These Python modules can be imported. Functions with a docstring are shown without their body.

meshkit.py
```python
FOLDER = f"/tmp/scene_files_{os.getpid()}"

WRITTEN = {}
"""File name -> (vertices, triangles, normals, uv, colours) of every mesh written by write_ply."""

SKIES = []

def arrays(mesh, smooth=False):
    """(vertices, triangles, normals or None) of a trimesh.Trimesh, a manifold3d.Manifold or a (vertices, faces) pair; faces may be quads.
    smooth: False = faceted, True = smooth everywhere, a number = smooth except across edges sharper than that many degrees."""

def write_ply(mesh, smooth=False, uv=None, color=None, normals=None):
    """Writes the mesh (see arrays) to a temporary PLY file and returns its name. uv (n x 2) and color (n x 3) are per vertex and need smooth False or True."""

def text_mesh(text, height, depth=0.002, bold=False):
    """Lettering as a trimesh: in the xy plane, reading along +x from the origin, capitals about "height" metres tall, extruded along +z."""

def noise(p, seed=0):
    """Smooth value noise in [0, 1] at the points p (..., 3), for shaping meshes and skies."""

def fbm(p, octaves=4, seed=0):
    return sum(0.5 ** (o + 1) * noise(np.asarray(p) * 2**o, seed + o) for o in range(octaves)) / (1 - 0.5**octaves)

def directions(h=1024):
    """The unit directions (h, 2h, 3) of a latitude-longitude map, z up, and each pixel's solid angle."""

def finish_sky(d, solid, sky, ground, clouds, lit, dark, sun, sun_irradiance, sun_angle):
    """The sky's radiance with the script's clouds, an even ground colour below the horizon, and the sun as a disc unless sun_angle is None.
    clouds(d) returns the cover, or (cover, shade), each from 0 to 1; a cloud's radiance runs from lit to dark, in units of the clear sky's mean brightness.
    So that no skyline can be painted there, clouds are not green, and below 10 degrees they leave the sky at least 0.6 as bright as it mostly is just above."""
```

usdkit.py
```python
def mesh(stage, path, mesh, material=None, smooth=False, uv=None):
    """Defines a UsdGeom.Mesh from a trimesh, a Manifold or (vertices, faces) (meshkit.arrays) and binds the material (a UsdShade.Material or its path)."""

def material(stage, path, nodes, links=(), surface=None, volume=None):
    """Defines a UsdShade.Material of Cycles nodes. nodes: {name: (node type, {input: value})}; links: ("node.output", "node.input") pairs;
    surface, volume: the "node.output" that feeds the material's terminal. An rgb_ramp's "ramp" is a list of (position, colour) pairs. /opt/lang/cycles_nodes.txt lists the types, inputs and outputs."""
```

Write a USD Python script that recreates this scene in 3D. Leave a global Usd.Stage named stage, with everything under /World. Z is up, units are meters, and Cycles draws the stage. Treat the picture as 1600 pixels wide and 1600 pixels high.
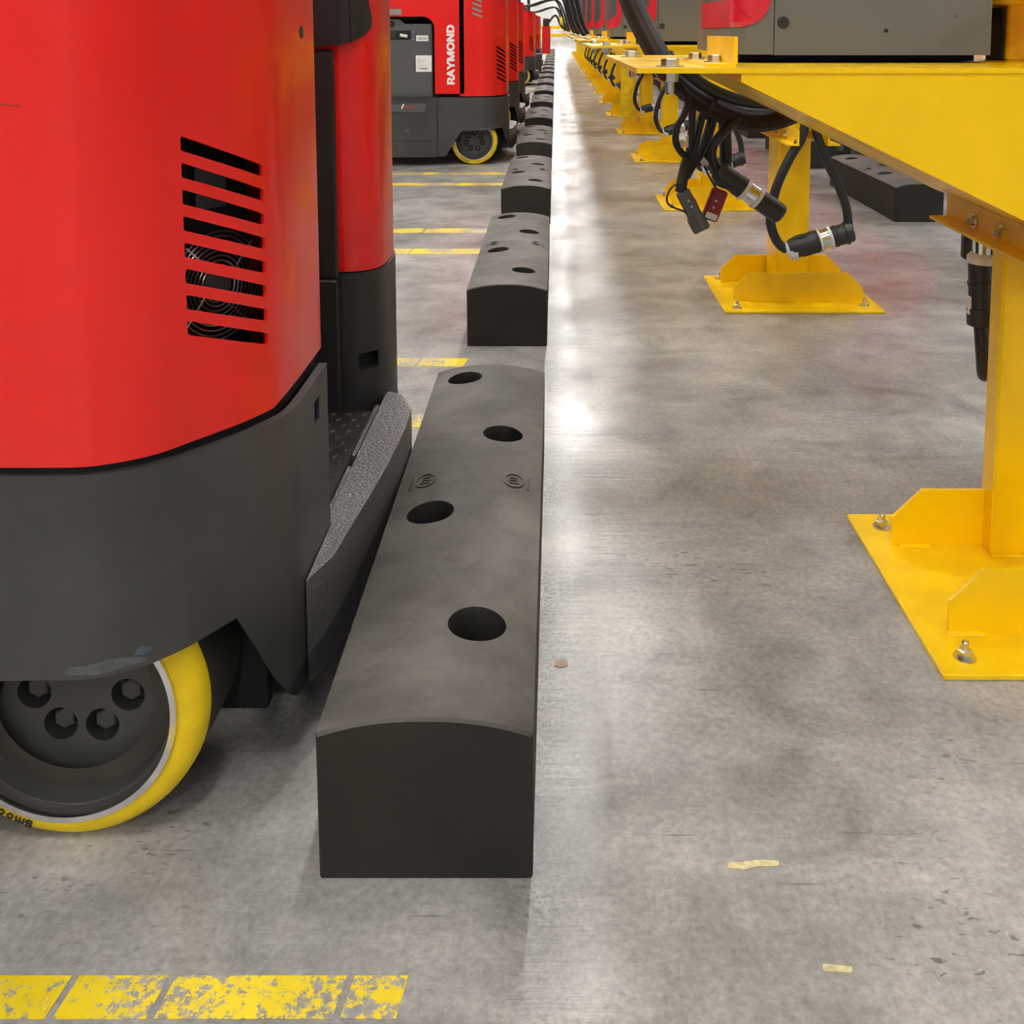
import math, numpy as np, trimesh, manifold3d as m3, shapely, usdkit, meshkit
from shapely.geometry import Polygon, LineString, Point, box as sbox
from pxr import Usd, UsdGeom, UsdLux, Gf, Sdf

stage = Usd.Stage.CreateInMemory()
UsdGeom.SetStageUpAxis(stage, UsdGeom.Tokens.z)
UsdGeom.SetStageMetersPerUnit(stage, 1.0)
stage.DefinePrim('/World', 'Xform'); stage.DefinePrim('/World/Looks', 'Scope')

# ---------------------------------------------------------------- camera
EXPOSURE = 1.05
FPX, VPX, HOR, TILT = 1600.0, 868.0, 45.0, 0.103      # focal length, aisle vanishing point (pixels), tan of the downward tilt
cam = UsdGeom.Camera.Define(stage, '/World/camera')
AP = 36.0
cam.CreateHorizontalApertureAttr(AP); cam.CreateVerticalApertureAttr(AP)
cam.CreateFocalLengthAttr(AP * FPX / 1600.0)
cam.CreateHorizontalApertureOffsetAttr((800.0 - VPX) / 1600.0 * AP)
cam.CreateVerticalApertureOffsetAttr((HOR + FPX * TILT - 800.0) / 1600.0 * AP)
cam.CreateClippingRangeAttr(Gf.Vec2f(0.05, 500.0))
cam.CreateExposureAttr(EXPOSURE)
cx = UsdGeom.Xformable(cam)
cx.AddTranslateOp().Set(Gf.Vec3d(0, 0, 1.0))
cx.AddRotateXOp().Set(90.0 - math.degrees(math.atan(TILT)))

# ---------------------------------------------------------------- lamps and hall: sizes used further down
LAMP_POWER = 40.0
LAMP_ROWS = (-9.5, -4.2, 0.55, 10.5)
LAMP_Y = [-24.5 + 5.6 * i for i in range(20)]
CEIL_Z = 7.5
HALL = (-17.0, 21.0, -28.0, 85.0)      # x0 x1 y0 y1

# ---------------------------------------------------------------- materials
T = {}
def mat(name, nodes, links=(), surface='p.BSDF'):
    T[name] = usdkit.material(stage, '/World/Looks/' + name, nodes, links, surface=surface); return T[name]

def simple(name, color, rough=0.5, metal=0.0, coat=0.0, spec=0.5, var=0.0, vscale=6.0, rvar=0.0, bump=0.0, bscale=200.0, coat_rough=0.05):
    n = {'p': ('principled_bsdf', {'base_color': color, 'roughness': rough, 'metallic': metal, 'coat_weight': coat, 'coat_roughness': coat_rough, 'specular_ior_level': spec})}
    l = []
    if var or rvar or bump:
        n['g'] = ('geometry', {})
    if var:
        c = np.array(color, float)
        n['n'] = ('noise_texture', {'scale': vscale, 'detail': 6.0, 'roughness': 0.6})
        n['r'] = ('rgb_ramp', {'ramp': [(0.3, tuple(c * (1 - var))), (0.7, tuple(np.minimum(c * (1 + var), 1)))]})
        l += [('g.position', 'n.vector'), ('n.fac', 'r.fac'), ('r.color', 'p.base_color')]
    if rvar:
        n['n2'] = ('noise_texture', {'scale': vscale * 1.7, 'detail': 4.0})
        n['m2'] = ('map_range', {'from_min': 0.3, 'from_max': 0.7, 'to_min': max(rough - rvar, 0.02), 'to_max': rough + rvar})
        l += [('g.position', 'n2.vector'), ('n2.fac', 'm2.value'), ('m2.result', 'p.roughness')]
    if bump:
        n['n3'] = ('noise_texture', {'scale': bscale, 'detail': 3.0})
        n['b'] = ('bump', {'strength': bump, 'distance': 0.002})
        l += [('g.position', 'n3.vector'), ('n3.fac', 'b.height'), ('b.normal', 'p.normal')]
    return mat(name, n, l)

def floor_nodes():
    """polished concrete: mottling, pale patches, drawn-out dark pits and scuffs; returns nodes, links and the colour output"""
    n = {'g': ('geometry', {}),
         'big': ('noise_texture', {'scale': 0.9, 'detail': 5.0, 'roughness': 0.55}),
         'mid': ('noise_texture', {'scale': 5.0, 'detail': 8.0, 'roughness': 0.65, 'distortion': 0.6}),
         'c1': ('rgb_ramp', {'ramp': [(0.30, (0.25, 0.238, 0.228)), (0.5, (0.36, 0.347, 0.335)), (0.70, (0.50, 0.487, 0.462))]}),
         'c2': ('rgb_ramp', {'ramp': [(0.28, (0.58, 0.57, 0.57)), (0.5, (0.95, 0.95, 0.95)), (0.74, (1.3, 1.28, 1.22))]}),
         'mul': ('mix', {'mix_type': 'multiply', 'fac': 1.0}),
         # short dark pits, drawn out obliquely
         'mp': ('mapping', {'rotation': (0.0, 0.0, 0.55), 'scale': (34.0, 95.0, 1.0)}),
         'v': ('voronoi_texture', {'scale': 1.0, 'feature': 'f1', 'randomness': 1.0}), 'wob': ('noise_texture', {'scale': 60.0, 'detail': 3.0}), 'wad': ('vector_math', {'math_type': 'multiply_add', 'vector2': (0.035, 0.018, 0.0)}),
         'vr': ('rgb_ramp', {'ramp': [(0.0, (1, 1, 1)), (0.16, (0.9, 0.9, 0.9)), (0.21, (0, 0, 0))]}),
         'pn': ('noise_texture', {'scale': 3.1, 'detail': 3.0}),
         'pr': ('rgb_ramp', {'ramp': [(0.50, (0, 0, 0)), (0.66, (0.75, 0.75, 0.75))]}),
         'pm': ('math', {'math_type': 'multiply'}),
         'pits': ('mix', {'mix_type': 'mix', 'color2': (0.085, 0.08, 0.078)}),
         # fine grain
         'fg': ('noise_texture', {'scale': 90.0, 'detail': 6.0, 'roughness': 0.75}),
         'fr': ('rgb_ramp', {'ramp': [(0.3, (0.70, 0.70, 0.70)), (0.7, (1.22, 1.22, 1.22))]}),
         'mul2': ('mix', {'mix_type': 'multiply', 'fac': 1.0}),
         # dust and rubber specks swept against the right side of the wheel stops
         'xyz': ('separate_xyz', {}), 'd1': ('map_range', {'from_min': -0.09, 'from_max': -0.02, 'to_min': 0.0, 'to_max': 1.0, 'clamp': True}),
         'd2': ('map_range', {'from_min': -0.01, 'from_max': 0.07, 'to_min': 1.0, 'to_max': 0.0, 'clamp': True}),
         'd3': ('math', {'math_type': 'multiply'}), 'sp': ('noise_texture', {'scale': 150.0, 'detail': 3.0, 'roughness': 0.8}),
         'sp2': ('noise_texture', {'scale': 2.2, 'detail': 2.0}), 'spr2': ('rgb_ramp', {'ramp': [(0.4, (0.15, 0.15, 0.15)), (0.62, (1, 1, 1))]}),
         'spr': ('rgb_ramp', {'ramp': [(0.46, (0, 0, 0)), (0.6, (1, 1, 1))]}), 'd4': ('math', {'math_type': 'multiply'}), 'd5': ('math', {'math_type': 'multiply'}),
         'dirt': ('mix', {'mix_type': 'mix', 'color2': (0.05, 0.045, 0.042)}),
         # long faint trowel streaks across the aisle
         'ms': ('mapping', {'scale': (0.6, 7.0, 1.0), 'rotation': (0.0, 0.0, 0.06)}),
         'sn': ('noise_texture', {'scale': 2.0, 'detail': 6.0, 'roughness': 0.65}),
         'sr': ('rgb_ramp', {'ramp': [(0.34, (0.86, 0.855, 0.85)), (0.6, (1.06, 1.06, 1.06))]}),
         'mul3': ('mix', {'mix_type': 'multiply', 'fac': 0.7}),
         # thin dark scratches
         'mc': ('mapping', {'rotation': (0.0, 0.0, -0.9), 'scale': (3.0, 60.0, 1.0)}),
         'cn': ('voronoi_texture', {'scale': 1.0, 'feature': 'f1'}),
         'cr': ('rgb_ramp', {'ramp': [(0.0, (0.8, 0.8, 0.8)), (0.045, (0.8, 0.8, 0.8)), (0.08, (0, 0, 0))]}),
         'scr': ('mix', {'mix_type': 'mix', 'color2': (0.16, 0.15, 0.145)})}
    l = [('g.position', 'big.vector'), ('g.position', 'mid.vector'), ('big.fac', 'c1.fac'), ('mid.fac', 'c2.fac'),
         ('c1.color', 'mul.color1'), ('c2.color', 'mul.color2'),
         ('g.position', 'wob.vector'), ('wob.color', 'wad.vector1'), ('g.position', 'wad.vector3'), ('wad.vector', 'mp.vector'), ('mp.vector', 'v.vector'), ('v.distance', 'vr.fac'), ('g.position', 'pn.vector'), ('pn.fac', 'pr.fac'),
         ('vr.color', 'pm.value1'), ('pr.color', 'pm.value2'),
         ('g.position', 'fg.vector'), ('fg.fac', 'fr.fac'), ('mul.color', 'mul2.color1'), ('fr.color', 'mul2.color2'),
         ('g.position', 'ms.vector'), ('ms.vector', 'sn.vector'), ('sn.fac', 'sr.fac'), ('mul2.color', 'mul3.color1'), ('sr.color', 'mul3.color2'),
         ('mul3.color', 'pits.color1'), ('pm.value', 'pits.fac'),
         ('g.position', 'mc.vector'), ('mc.vector', 'cn.vector'), ('cn.distance', 'cr.fac'), ('cr.color', 'scr.fac'), ('pits.color', 'dirt.color1'), ('dirt.color', 'scr.color1'),
         ('g.position', 'xyz.vector'), ('xyz.x', 'd1.value'), ('xyz.x', 'd2.value'), ('d1.result', 'd3.value1'), ('d2.result', 'd3.value2'), ('g.position', 'sp.vector'), ('sp.fac', 'spr.fac'),
         ('g.position', 'sp2.vector'), ('sp2.fac', 'spr2.fac'), ('d3.value', 'd4.value1'), ('spr.color', 'd4.value2'), ('d4.value', 'd5.value1'), ('spr2.color', 'd5.value2'), ('d5.value', 'dirt.fac')]
    return n, l

n, l = floor_nodes()
n['rn'] = ('noise_texture', {'scale': 2.2, 'detail': 6.0, 'roughness': 0.6})
n['rm'] = ('map_range', {'from_min': 0.3, 'from_max': 0.7, 'to_min': 0.17, 'to_max': 0.36})
n['bn'] = ('noise_texture', {'scale': 9.0, 'detail': 5.0})
n['b'] = ('bump', {'strength': 0.25, 'distance': 0.004})
n['p'] = ('principled_bsdf', {'specular_ior_level': 0.55})
l += [('g.position', 'rn.vector'), ('rn.fac', 'rm.value'), ('rm.result', 'p.roughness'), ('ms.vector', 'bn.vector'), ('bn.fac', 'b.height'), ('b.normal', 'p.normal'), ('scr.color', 'p.base_color')]
mat('polished_concrete', n, l)

# worn yellow floor paint: the concrete shows where the paint has gone
n, l = floor_nodes()
n['wn'] = ('noise_texture', {'scale': 75.0, 'detail': 8.0, 'roughness': 0.8})
n['wb'] = ('noise_texture', {'scale': 6.0, 'detail': 3.0})
n['wa'] = ('math', {'math_type': 'multiply_add', 'value2': 0.55, 'value3': 0.0})
n['ws'] = ('math', {'math_type': 'add'})
n['wr'] = ('rgb_ramp', {'ramp': [(0.78, (0, 0, 0)), (0.83, (1, 1, 1))]})
n['paint'] = ('mix', {'mix_type': 'mix', 'color1': (0.82, 0.61, 0.01)})
n['p'] = ('principled_bsdf', {'roughness': 0.5})
l += [('g.position', 'wn.vector'), ('g.position', 'wb.vector'), ('wb.fac', 'wa.value1'), ('wa.value', 'ws.value1'), ('wn.fac', 'ws.value2'), ('ws.value', 'wr.fac'),
      ('wr.color', 'paint.fac'), ('scr.color', 'paint.color2'), ('paint.color', 'p.base_color')]
mat('worn_yellow_paint', n, l)

# black rubber: mottled dusty grey on upward faces, much darker sides
mat('pale_top_rubber',
    {'g': ('geometry', {}),
     'n': ('noise_texture', {'scale': 3.2, 'detail': 8.0, 'roughness': 0.66, 'distortion': 0.3}),
     'r': ('rgb_ramp', {'ramp': [(0.32, (0.05, 0.045, 0.040)), (0.5, (0.10, 0.092, 0.082)), (0.68, (0.165, 0.152, 0.137))]}),
     'm': ('mapping', {'rotation': (0.0, 0.0, 0.9), 'scale': (7.0, 15.0, 9.0)}),
     's': ('noise_texture', {'scale': 1.0, 'detail': 6.0, 'roughness': 0.7, 'distortion': 0.2}),
     'sr': ('rgb_ramp', {'ramp': [(0.34, (0.62, 0.61, 0.60)), (0.5, (1, 1, 1))]}),
     'mul': ('mix', {'mix_type': 'multiply', 'fac': 0.6}),
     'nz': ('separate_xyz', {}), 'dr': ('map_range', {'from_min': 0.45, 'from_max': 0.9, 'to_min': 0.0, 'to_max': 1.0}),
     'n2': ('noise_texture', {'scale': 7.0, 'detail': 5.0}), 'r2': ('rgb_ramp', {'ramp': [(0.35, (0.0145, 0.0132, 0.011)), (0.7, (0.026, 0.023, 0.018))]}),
     'top_mix': ('mix', {'mix_type': 'mix'}),
     'bn': ('noise_texture', {'scale': 60.0, 'detail': 4.0}), 'b': ('bump', {'strength': 0.2, 'distance': 0.002}),
     'p': ('principled_bsdf', {'roughness': 0.62, 'specular_ior_level': 0.35})},
    [('g.position', 'n.vector'), ('n.fac', 'r.fac'), ('g.position', 'm.vector'), ('m.vector', 's.vector'), ('s.fac', 'sr.fac'), ('r.color', 'mul.color1'), ('sr.color', 'mul.color2'),
     ('g.normal', 'nz.vector'), ('nz.z', 'dr.value'), ('dr.result', 'top_mix.fac'), ('g.position', 'n2.vector'), ('n2.fac', 'r2.fac'), ('r2.color', 'top_mix.color1'), ('mul.color', 'top_mix.color2'),
     ('top_mix.color', 'p.base_color'), ('g.position', 'bn.vector'), ('bn.fac', 'b.height'), ('b.normal', 'p.normal')])

simple('red_paint', (0.84, 0.014, 0.010), 0.32, coat=0.35, coat_rough=0.07, spec=0.35, var=0.04, vscale=3.0)
simple('red_plastic', (0.62, 0.012, 0.03), 0.35, coat=0.3)
simple('dark_red_plastic', (0.25, 0.008, 0.015), 0.45)
simple('dark_steel', (0.050, 0.049, 0.047), 0.42, var=0.3, vscale=3.0, rvar=0.08, bump=0.12, bscale=240)
simple('battery_grey', (0.085, 0.086, 0.088), 0.5, var=0.08)
simple('black_plastic', (0.022, 0.022, 0.021), 0.45, rvar=0.05, bump=0.08, bscale=400)
simple('scuff_blue', (0.07, 0.105, 0.14), 0.5, var=0.3, vscale=80)
simple('scuff_pale', (0.085, 0.09, 0.095), 0.5, var=0.35, vscale=60)
simple('scuff_dark', (0.35, 0.02, 0.015), 0.5, var=0.4, vscale=90)
simple('black_rubber', (0.016, 0.016, 0.016), 0.55)
simple('textured_steel', (0.17, 0.166, 0.166), 0.36, metal=0.5, bump=1.0, bscale=210)
simple('mat_rubber', (0.032, 0.03, 0.028), 0.38, bump=0.2)
simple('cable_black', (0.014, 0.014, 0.015), 0.42, spec=0.5)
mat('braided_sleeve',
    {'o': ('texture_coordinate', {}), 'm': ('mapping', {'scale': (260.0, 260.0, 260.0), 'rotation': (0.5, 0.7, 0.3)}),
     'v': ('wave_texture', {'scale': 0.8, 'distortion': 1.5}), 'r': ('rgb_ramp', {'ramp': [(0.62, (0.014, 0.012, 0.013)), (0.93, (0.075, 0.035, 0.04))]}),
     'b': ('bump', {'strength': 0.6, 'distance': 0.002}), 'p': ('principled_bsdf', {'roughness': 0.45})},
    [('o.object', 'm.vector'), ('m.vector', 'v.vector'), ('v.fac', 'r.fac'), ('r.color', 'p.base_color'), ('v.fac', 'b.height'), ('b.normal', 'p.normal')])
simple('yellow_steel', (0.96, 0.59, 0.001), 0.30, spec=0.35, coat=0.08, coat_rough=0.1, var=0.05, vscale=5.0, rvar=0.05, bump=0.05, bscale=60)
simple('yellow_floor_plate', (0.92, 0.57, 0.003), 0.42, spec=0.35, var=0.13, vscale=9.0, rvar=0.08)
simple('yellow_tyre', (0.90, 0.62, 0.012), 0.5, spec=0.3, var=0.14, vscale=14.0)
simple('tyre_tread', (0.045, 0.04, 0.032), 0.6, var=0.3, vscale=12.0)
simple('wheel_grey', (0.075, 0.073, 0.068), 0.5, metal=0.3, var=0.1)
simple('chrome', (0.72, 0.71, 0.70), 0.16, metal=1.0)
simple('zinc', (0.66, 0.65, 0.62), 0.28, metal=1.0, var=0.15, vscale=60.0)
simple('charger_grey', (0.135, 0.135, 0.12), 0.48, coat=0.1)
simple('charger_dark', (0.07, 0.075, 0.075), 0.4)
simple('white_plastic', (0.72, 0.70, 0.66), 0.45)
simple('white_print', (0.85, 0.85, 0.83), 0.5)
simple('black_print', (0.02, 0.02, 0.02), 0.6)
simple('grey_print', (0.25, 0.25, 0.25), 0.6)
simple('grey_connector', (0.10, 0.10, 0.09), 0.5)
simple('hall_paint', (0.42, 0.42, 0.41), 0.7)
simple('white_paint', (0.80, 0.80, 0.77), 0.6, var=0.03, vscale=0.6)
simple('bright_white', (0.90, 0.90, 0.90), 0.5)
simple('ceiling_paint', (0.42, 0.42, 0.41), 0.7, var=0.04, vscale=0.5)
simple('blue_grey', (0.25, 0.29, 0.36), 0.5)
simple('dark_void', (0.008, 0.008, 0.008), 0.8)
mat('lamp_glow', {'e': ('emission', {'color': (1.0, 0.98, 0.945), 'strength': LAMP_POWER})}, surface='e.emission')

# ---------------------------------------------------------------- mesh helpers
def man(t):
    return m3.Manifold(m3.Mesh(vert_properties=np.asarray(t.vertices, np.float32), tri_verts=np.asarray(t.faces, np.uint32)))
def tri(m):
    a = m.to_mesh(); return trimesh.Trimesh(a.vert_properties[:, :3], a.tri_verts, process=False)
def cat(*ms): return trimesh.util.concatenate(list(ms))
def box(x0, x1, y0, y1, z0, z1):
    b = trimesh.creation.box((abs(x1 - x0), abs(y1 - y0), abs(z1 - z0))); b.apply_translation(((x0 + x1) / 2, (y0 + y1) / 2, (z0 + z1) / 2)); return b
def cbox(x0, x1, y0, y1, z0, z1, r=0.004):
    """box with chamfered edges (hull of three shrunk boxes)"""
    r = min(r, abs(x1 - x0) / 2.5, abs(y1 - y0) / 2.5, abs(z1 - z0) / 2.5); p = []
    for a, b, c in ((0, r, r), (r, 0, r), (r, r, 0)):
        p += [(x, y, z) for x in (x0 + a, x1 - a) for y in (y0 + b, y1 - b) for z in (z0 + c, z1 - c)]
    return tri(m3.Manifold.hull_points(np.array(p, np.float32)))
def ext(poly, z0, z1):
    """polygon(s) in x, y extruded in z"""
    ps = getattr(poly, 'geoms', [poly]); out = []
    for p in ps:
        if p.is_empty or p.area < 1e-9: continue
        e = trimesh.creation.extrude_polygon(p, z1 - z0, engine='earcut'); e.apply_translation((0, 0, z0)); out.append(e)
    return cat(*out)
def ext_xz(poly, y0, y1):
    """polygon in x, z extruded in y"""
    e = ext(poly, 0, y1 - y0); v = e.vertices.copy()
    e.vertices = np.stack([v[:, 0], y0 + v[:, 2], v[:, 1]], 1); e.invert(); return e
def ext_yz(poly, x0, x1):
    e = ext(poly, 0, x1 - x0); v = e.vertices.copy()
    e.vertices = np.stack([x0 + v[:, 2], v[:, 0], v[:, 1]], 1); return e
def lathe(profile, center, axis='y', n=48):
    """profile [(radius, along)] revolved about an axis through center"""
    m = trimesh.creation.revolve(np.array(profile, float), sections=n)
    if axis == 'y': m.vertices = m.vertices[:, [1, 2, 0]]
    if axis == 'x': m.vertices = m.vertices[:, [2, 0, 1]]
    m.apply_translation(center)
    if m.is_volume is False or m.volume < 0: m.fix_normals()
    return m
def cyl(p, q, r, n=20, r2=None):
    p, q = np.array(p, float), np.array(q, float); h = np.linalg.norm(q - p)
    m = trimesh.creation.revolve(np.array([(0, 0), (r, 0), (r if r2 is None else r2, h), (0, h)], float), sections=n)
    m.apply_transform(trimesh.geometry.align_vectors((0, 0, 1), (q - p) / h)); m.apply_translation(p); return m
def rod(p, q, stations, n=28):
    """solid of revolution along p->q; stations [(fraction, radius)]"""
    p, q = np.array(p, float), np.array(q, float); h = np.linalg.norm(q - p)
    pr = [(0, stations[0][0] * h)] + [(r, f * h) for f, r in stations] + [(0, stations[-1][0] * h)]
    m = trimesh.creation.revolve(np.array(pr, float), sections=n)
    m.apply_transform(trimesh.geometry.align_vectors((0, 0, 1), (q - p) / h)); m.apply_translation(p); return m
def spline(pts, k=8):
    P = np.array(pts, float); P = np.vstack([2 * P[0] - P[1], P, 2 * P[-1] - P[-2]]); out = []
    for i in range(1, len(P) - 2):
        a, b, c, d = P[i - 1:i + 3]
        for t in np.linspace(0, 1, k, endpoint=False):
            out.append(0.5 * (2 * b + (c - a) * t + (2 * a - 5 * b + 4 * c - d) * t * t + (3 * b - a - 3 * c + d) * t ** 3))
    out.append(P[-2]); return np.array(out)
def tube(pts, r, n=12, k=8, flat=1.0, smooth=True, ribs=0):
    c = spline(pts, k) if smooth else np.array(pts, float)
    t = np.gradient(c, axis=0); t /= np.linalg.norm(t, axis=1)[:, None]
    ref = np.array((0, 1, 0.0)) if abs(t[0][1]) < 0.9 else np.array((1, 0, 0.0)); V = []
    for i in range(len(c)):
        u = ref - t[i] * ref.dot(t[i]); u /= np.linalg.norm(u); w = np.cross(t[i], u); ref = u
        a = np.linspace(0, 2 * np.pi, n, endpoint=False); rr = (r * (1 + .045 * np.cos(ribs * a)) if ribs else r + 0 * a)[:, None]
        V.append(c[i] + rr * (np.cos(a)[:, None] * u * flat + np.sin(a)[:, None] * w))
    V = np.vstack(V); F = []
    for i in range(len(c) - 1):
        for j in range(n):
            a, b, d, e = i * n + j, i * n + (j + 1) % n, (i + 1) * n + j, (i + 1) * n + (j + 1) % n
            F += [(a, b, e), (a, e, d)]
    V = np.vstack([V, c[:1], c[-1:]]); s, e = len(V) - 2, len(V) - 1
    for j in range(n):
        F += [(s, (j + 1) % n, j), (e, (len(c) - 1) * n + j, (len(c) - 1) * n + (j + 1) % n)]
    m = trimesh.Trimesh(V, F, process=False); m.fix_normals(); return m
def hexbolt(p, r=0.010, h=0.009, stud=0.012, up=(0, 0, 1), washer=True):
    """washer, hexagon nut and stud end standing on p"""
    ms = []
    if washer: ms.append(cyl((0, 0, 0), (0, 0, 0.0022), r * 1.55, 24))
    ms.append(trimesh.creation.revolve(np.array([(0, .0022), (r, .0022), (r, .0022 + h * .9), (r * .85, .0022 + h), (0, .0022 + h)], float), sections=6))
    if stud: ms.append(trimesh.creation.revolve(np.array([(0, h), (r * .52, h), (r * .52, h + stud * .85), (r * .4, h + stud), (0, h + stud)], float), sections=14))
    m = cat(*ms); m.apply_transform(trimesh.geometry.align_vectors((0, 0, 1), up)); m.apply_translation(p); return m

def heavy_text(text, height, depth, grow):
    m = meshkit.text_mesh(text, height, depth, bold=True); tr_ = m.triangles[m.face_normals[:, 2] > .9][:, :, :2]
    g = shapely.union_all([Polygon(q).buffer(1e-5) for q in tr_]); return ext(g.buffer(grow, join_style='mitre').simplify(.0004), 0, depth)

# ---------------------------------------------------------------- things
USED = {}
def fresh(parent, name):
    k = (parent, name); USED[k] = USED.get(k, 0) + 1
    return f'{parent}/{name}' if USED[k] == 1 else f'{parent}/{name}_{USED[k] - 1:03d}'
def info(prim, label=None, category=None, group=None, kind=None):
    for k, v in (('label', label), ('category', category), ('group', group), ('kind', kind)):
        if v: prim.SetCustomDataByKey(k, v)
class Thing:
    def __init__(self, name, origin, label=None, category=None, group=None, kind=None):
        self.name = name; self.path = fresh('/World', name); self.o = np.array(origin, float)
        x = UsdGeom.Xform.Define(stage, self.path)
        x.AddTranslateOp().Set(Gf.Vec3d(*map(float, origin))); x.AddRotateZOp().Set(0.0)
        self.prim = x.GetPrim(); info(self.prim, label, category, group, kind)
    def part(self, name, mesh, material, smooth=30, label=None, under=None, kind=None):
        m = mesh.copy(); m.apply_translation(-self.o)
        p = fresh(under or self.path, name)
        g = usdkit.mesh(stage, p, m, T[material], smooth=smooth); info(g.GetPrim(), label=label, kind=kind); return p
    def copy(self, dx=0.0, dy=0.0, label=None, rot=0.0, pos=None, group=None):
        p = fresh('/World', self.name); prim = stage.DefinePrim(p, 'Xform')
        prim.GetReferences().AddInternalReference(self.path); prim.SetInstanceable(True)
        at = self.o + (dx, dy, 0) if pos is None else np.array(pos, float)
        prim.GetAttribute('xformOp:translate').Set(Gf.Vec3d(*map(float, at))); prim.GetAttribute('xformOp:rotateZ').Set(float(rot))
        info(prim, label=label, group=group); return prim
def one(name, mesh, material, label=None, category=None, group=None, kind=None, smooth=30):
    p = fresh('/World', name); g = usdkit.mesh(stage, p, mesh, T[material], smooth=smooth); info(g.GetPrim(), label, category, group, kind); return p

ORD = 'first second third fourth fifth sixth seventh eighth ninth tenth eleventh twelfth thirteenth fourteenth fifteenth sixteenth seventeenth eighteenth nineteenth twentieth'.split()
PITCH = 2.0425

# ================================================================ the hall
x0, x1, y0, y1 = HALL
one('floor', box(x0, x1, y0, y1, -0.1, 0.0), 'polished_concrete', 'polished grey concrete floor of the warehouse', 'floor', kind='structure', smooth=False)
one('ceiling', box(x0, x1, y0, y1, CEIL_Z, CEIL_Z + .1), 'ceiling_paint', 'pale warehouse ceiling', 'ceiling', kind='structure', smooth=False)
one('wall_left', box(x0 - .1, x0, y0, y1, 0, CEIL_Z), 'hall_paint', 'plain warehouse wall on the left', 'wall', kind='structure', smooth=False)
one('wall_right', box(x1, x1 + .1, y0, y1, 0, CEIL_Z), 'hall_paint', 'plain warehouse wall on the right', 'wall', kind='structure', smooth=False)
one('wall_front', box(x0, x1, y0 - .1, y0, 0, CEIL_Z), 'hall_paint', 'plain warehouse wall behind the camera', 'wall', kind='structure', smooth=False)
one('wall_back', box(x0, x1, y1, y1 + .1, 0, CEIL_Z), 'white_paint', 'cream white end wall beyond the aisle', 'wall', kind='structure', smooth=False)
one('door_1', box(-.22, .66, y1 - .06, y1, 0, 4.2), 'bright_white', 'bright white door panel in the end wall', 'door', kind='structure', smooth=False)

lamp = None
for i, lx in enumerate(LAMP_ROWS):
    for j, ly in enumerate(LAMP_Y):
        if lamp is None:
            lamp = Thing('ceiling_light', (lx, ly, CEIL_Z - .16), 'white linear light fitting, first in the leftmost ceiling row', 'ceiling light', 'ceiling lights in rows')
            lamp.part('housing', cbox(lx - .19, lx + .19, ly - .95, ly + .95, CEIL_Z - .10, CEIL_Z, .01), 'white_plastic')
            lamp.part('diffuser', box(lx - .17, lx + .17, ly - .92, ly + .92, CEIL_Z - .13, CEIL_Z - .10), 'lamp_glow', smooth=False)
        else:
            lamp.copy(lx - LAMP_ROWS[0], ly - LAMP_Y[0], f'white linear light fitting, {ORD[j]} in the {("leftmost", "left", "aisle", "rightmost")[i]} ceiling row')

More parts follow.
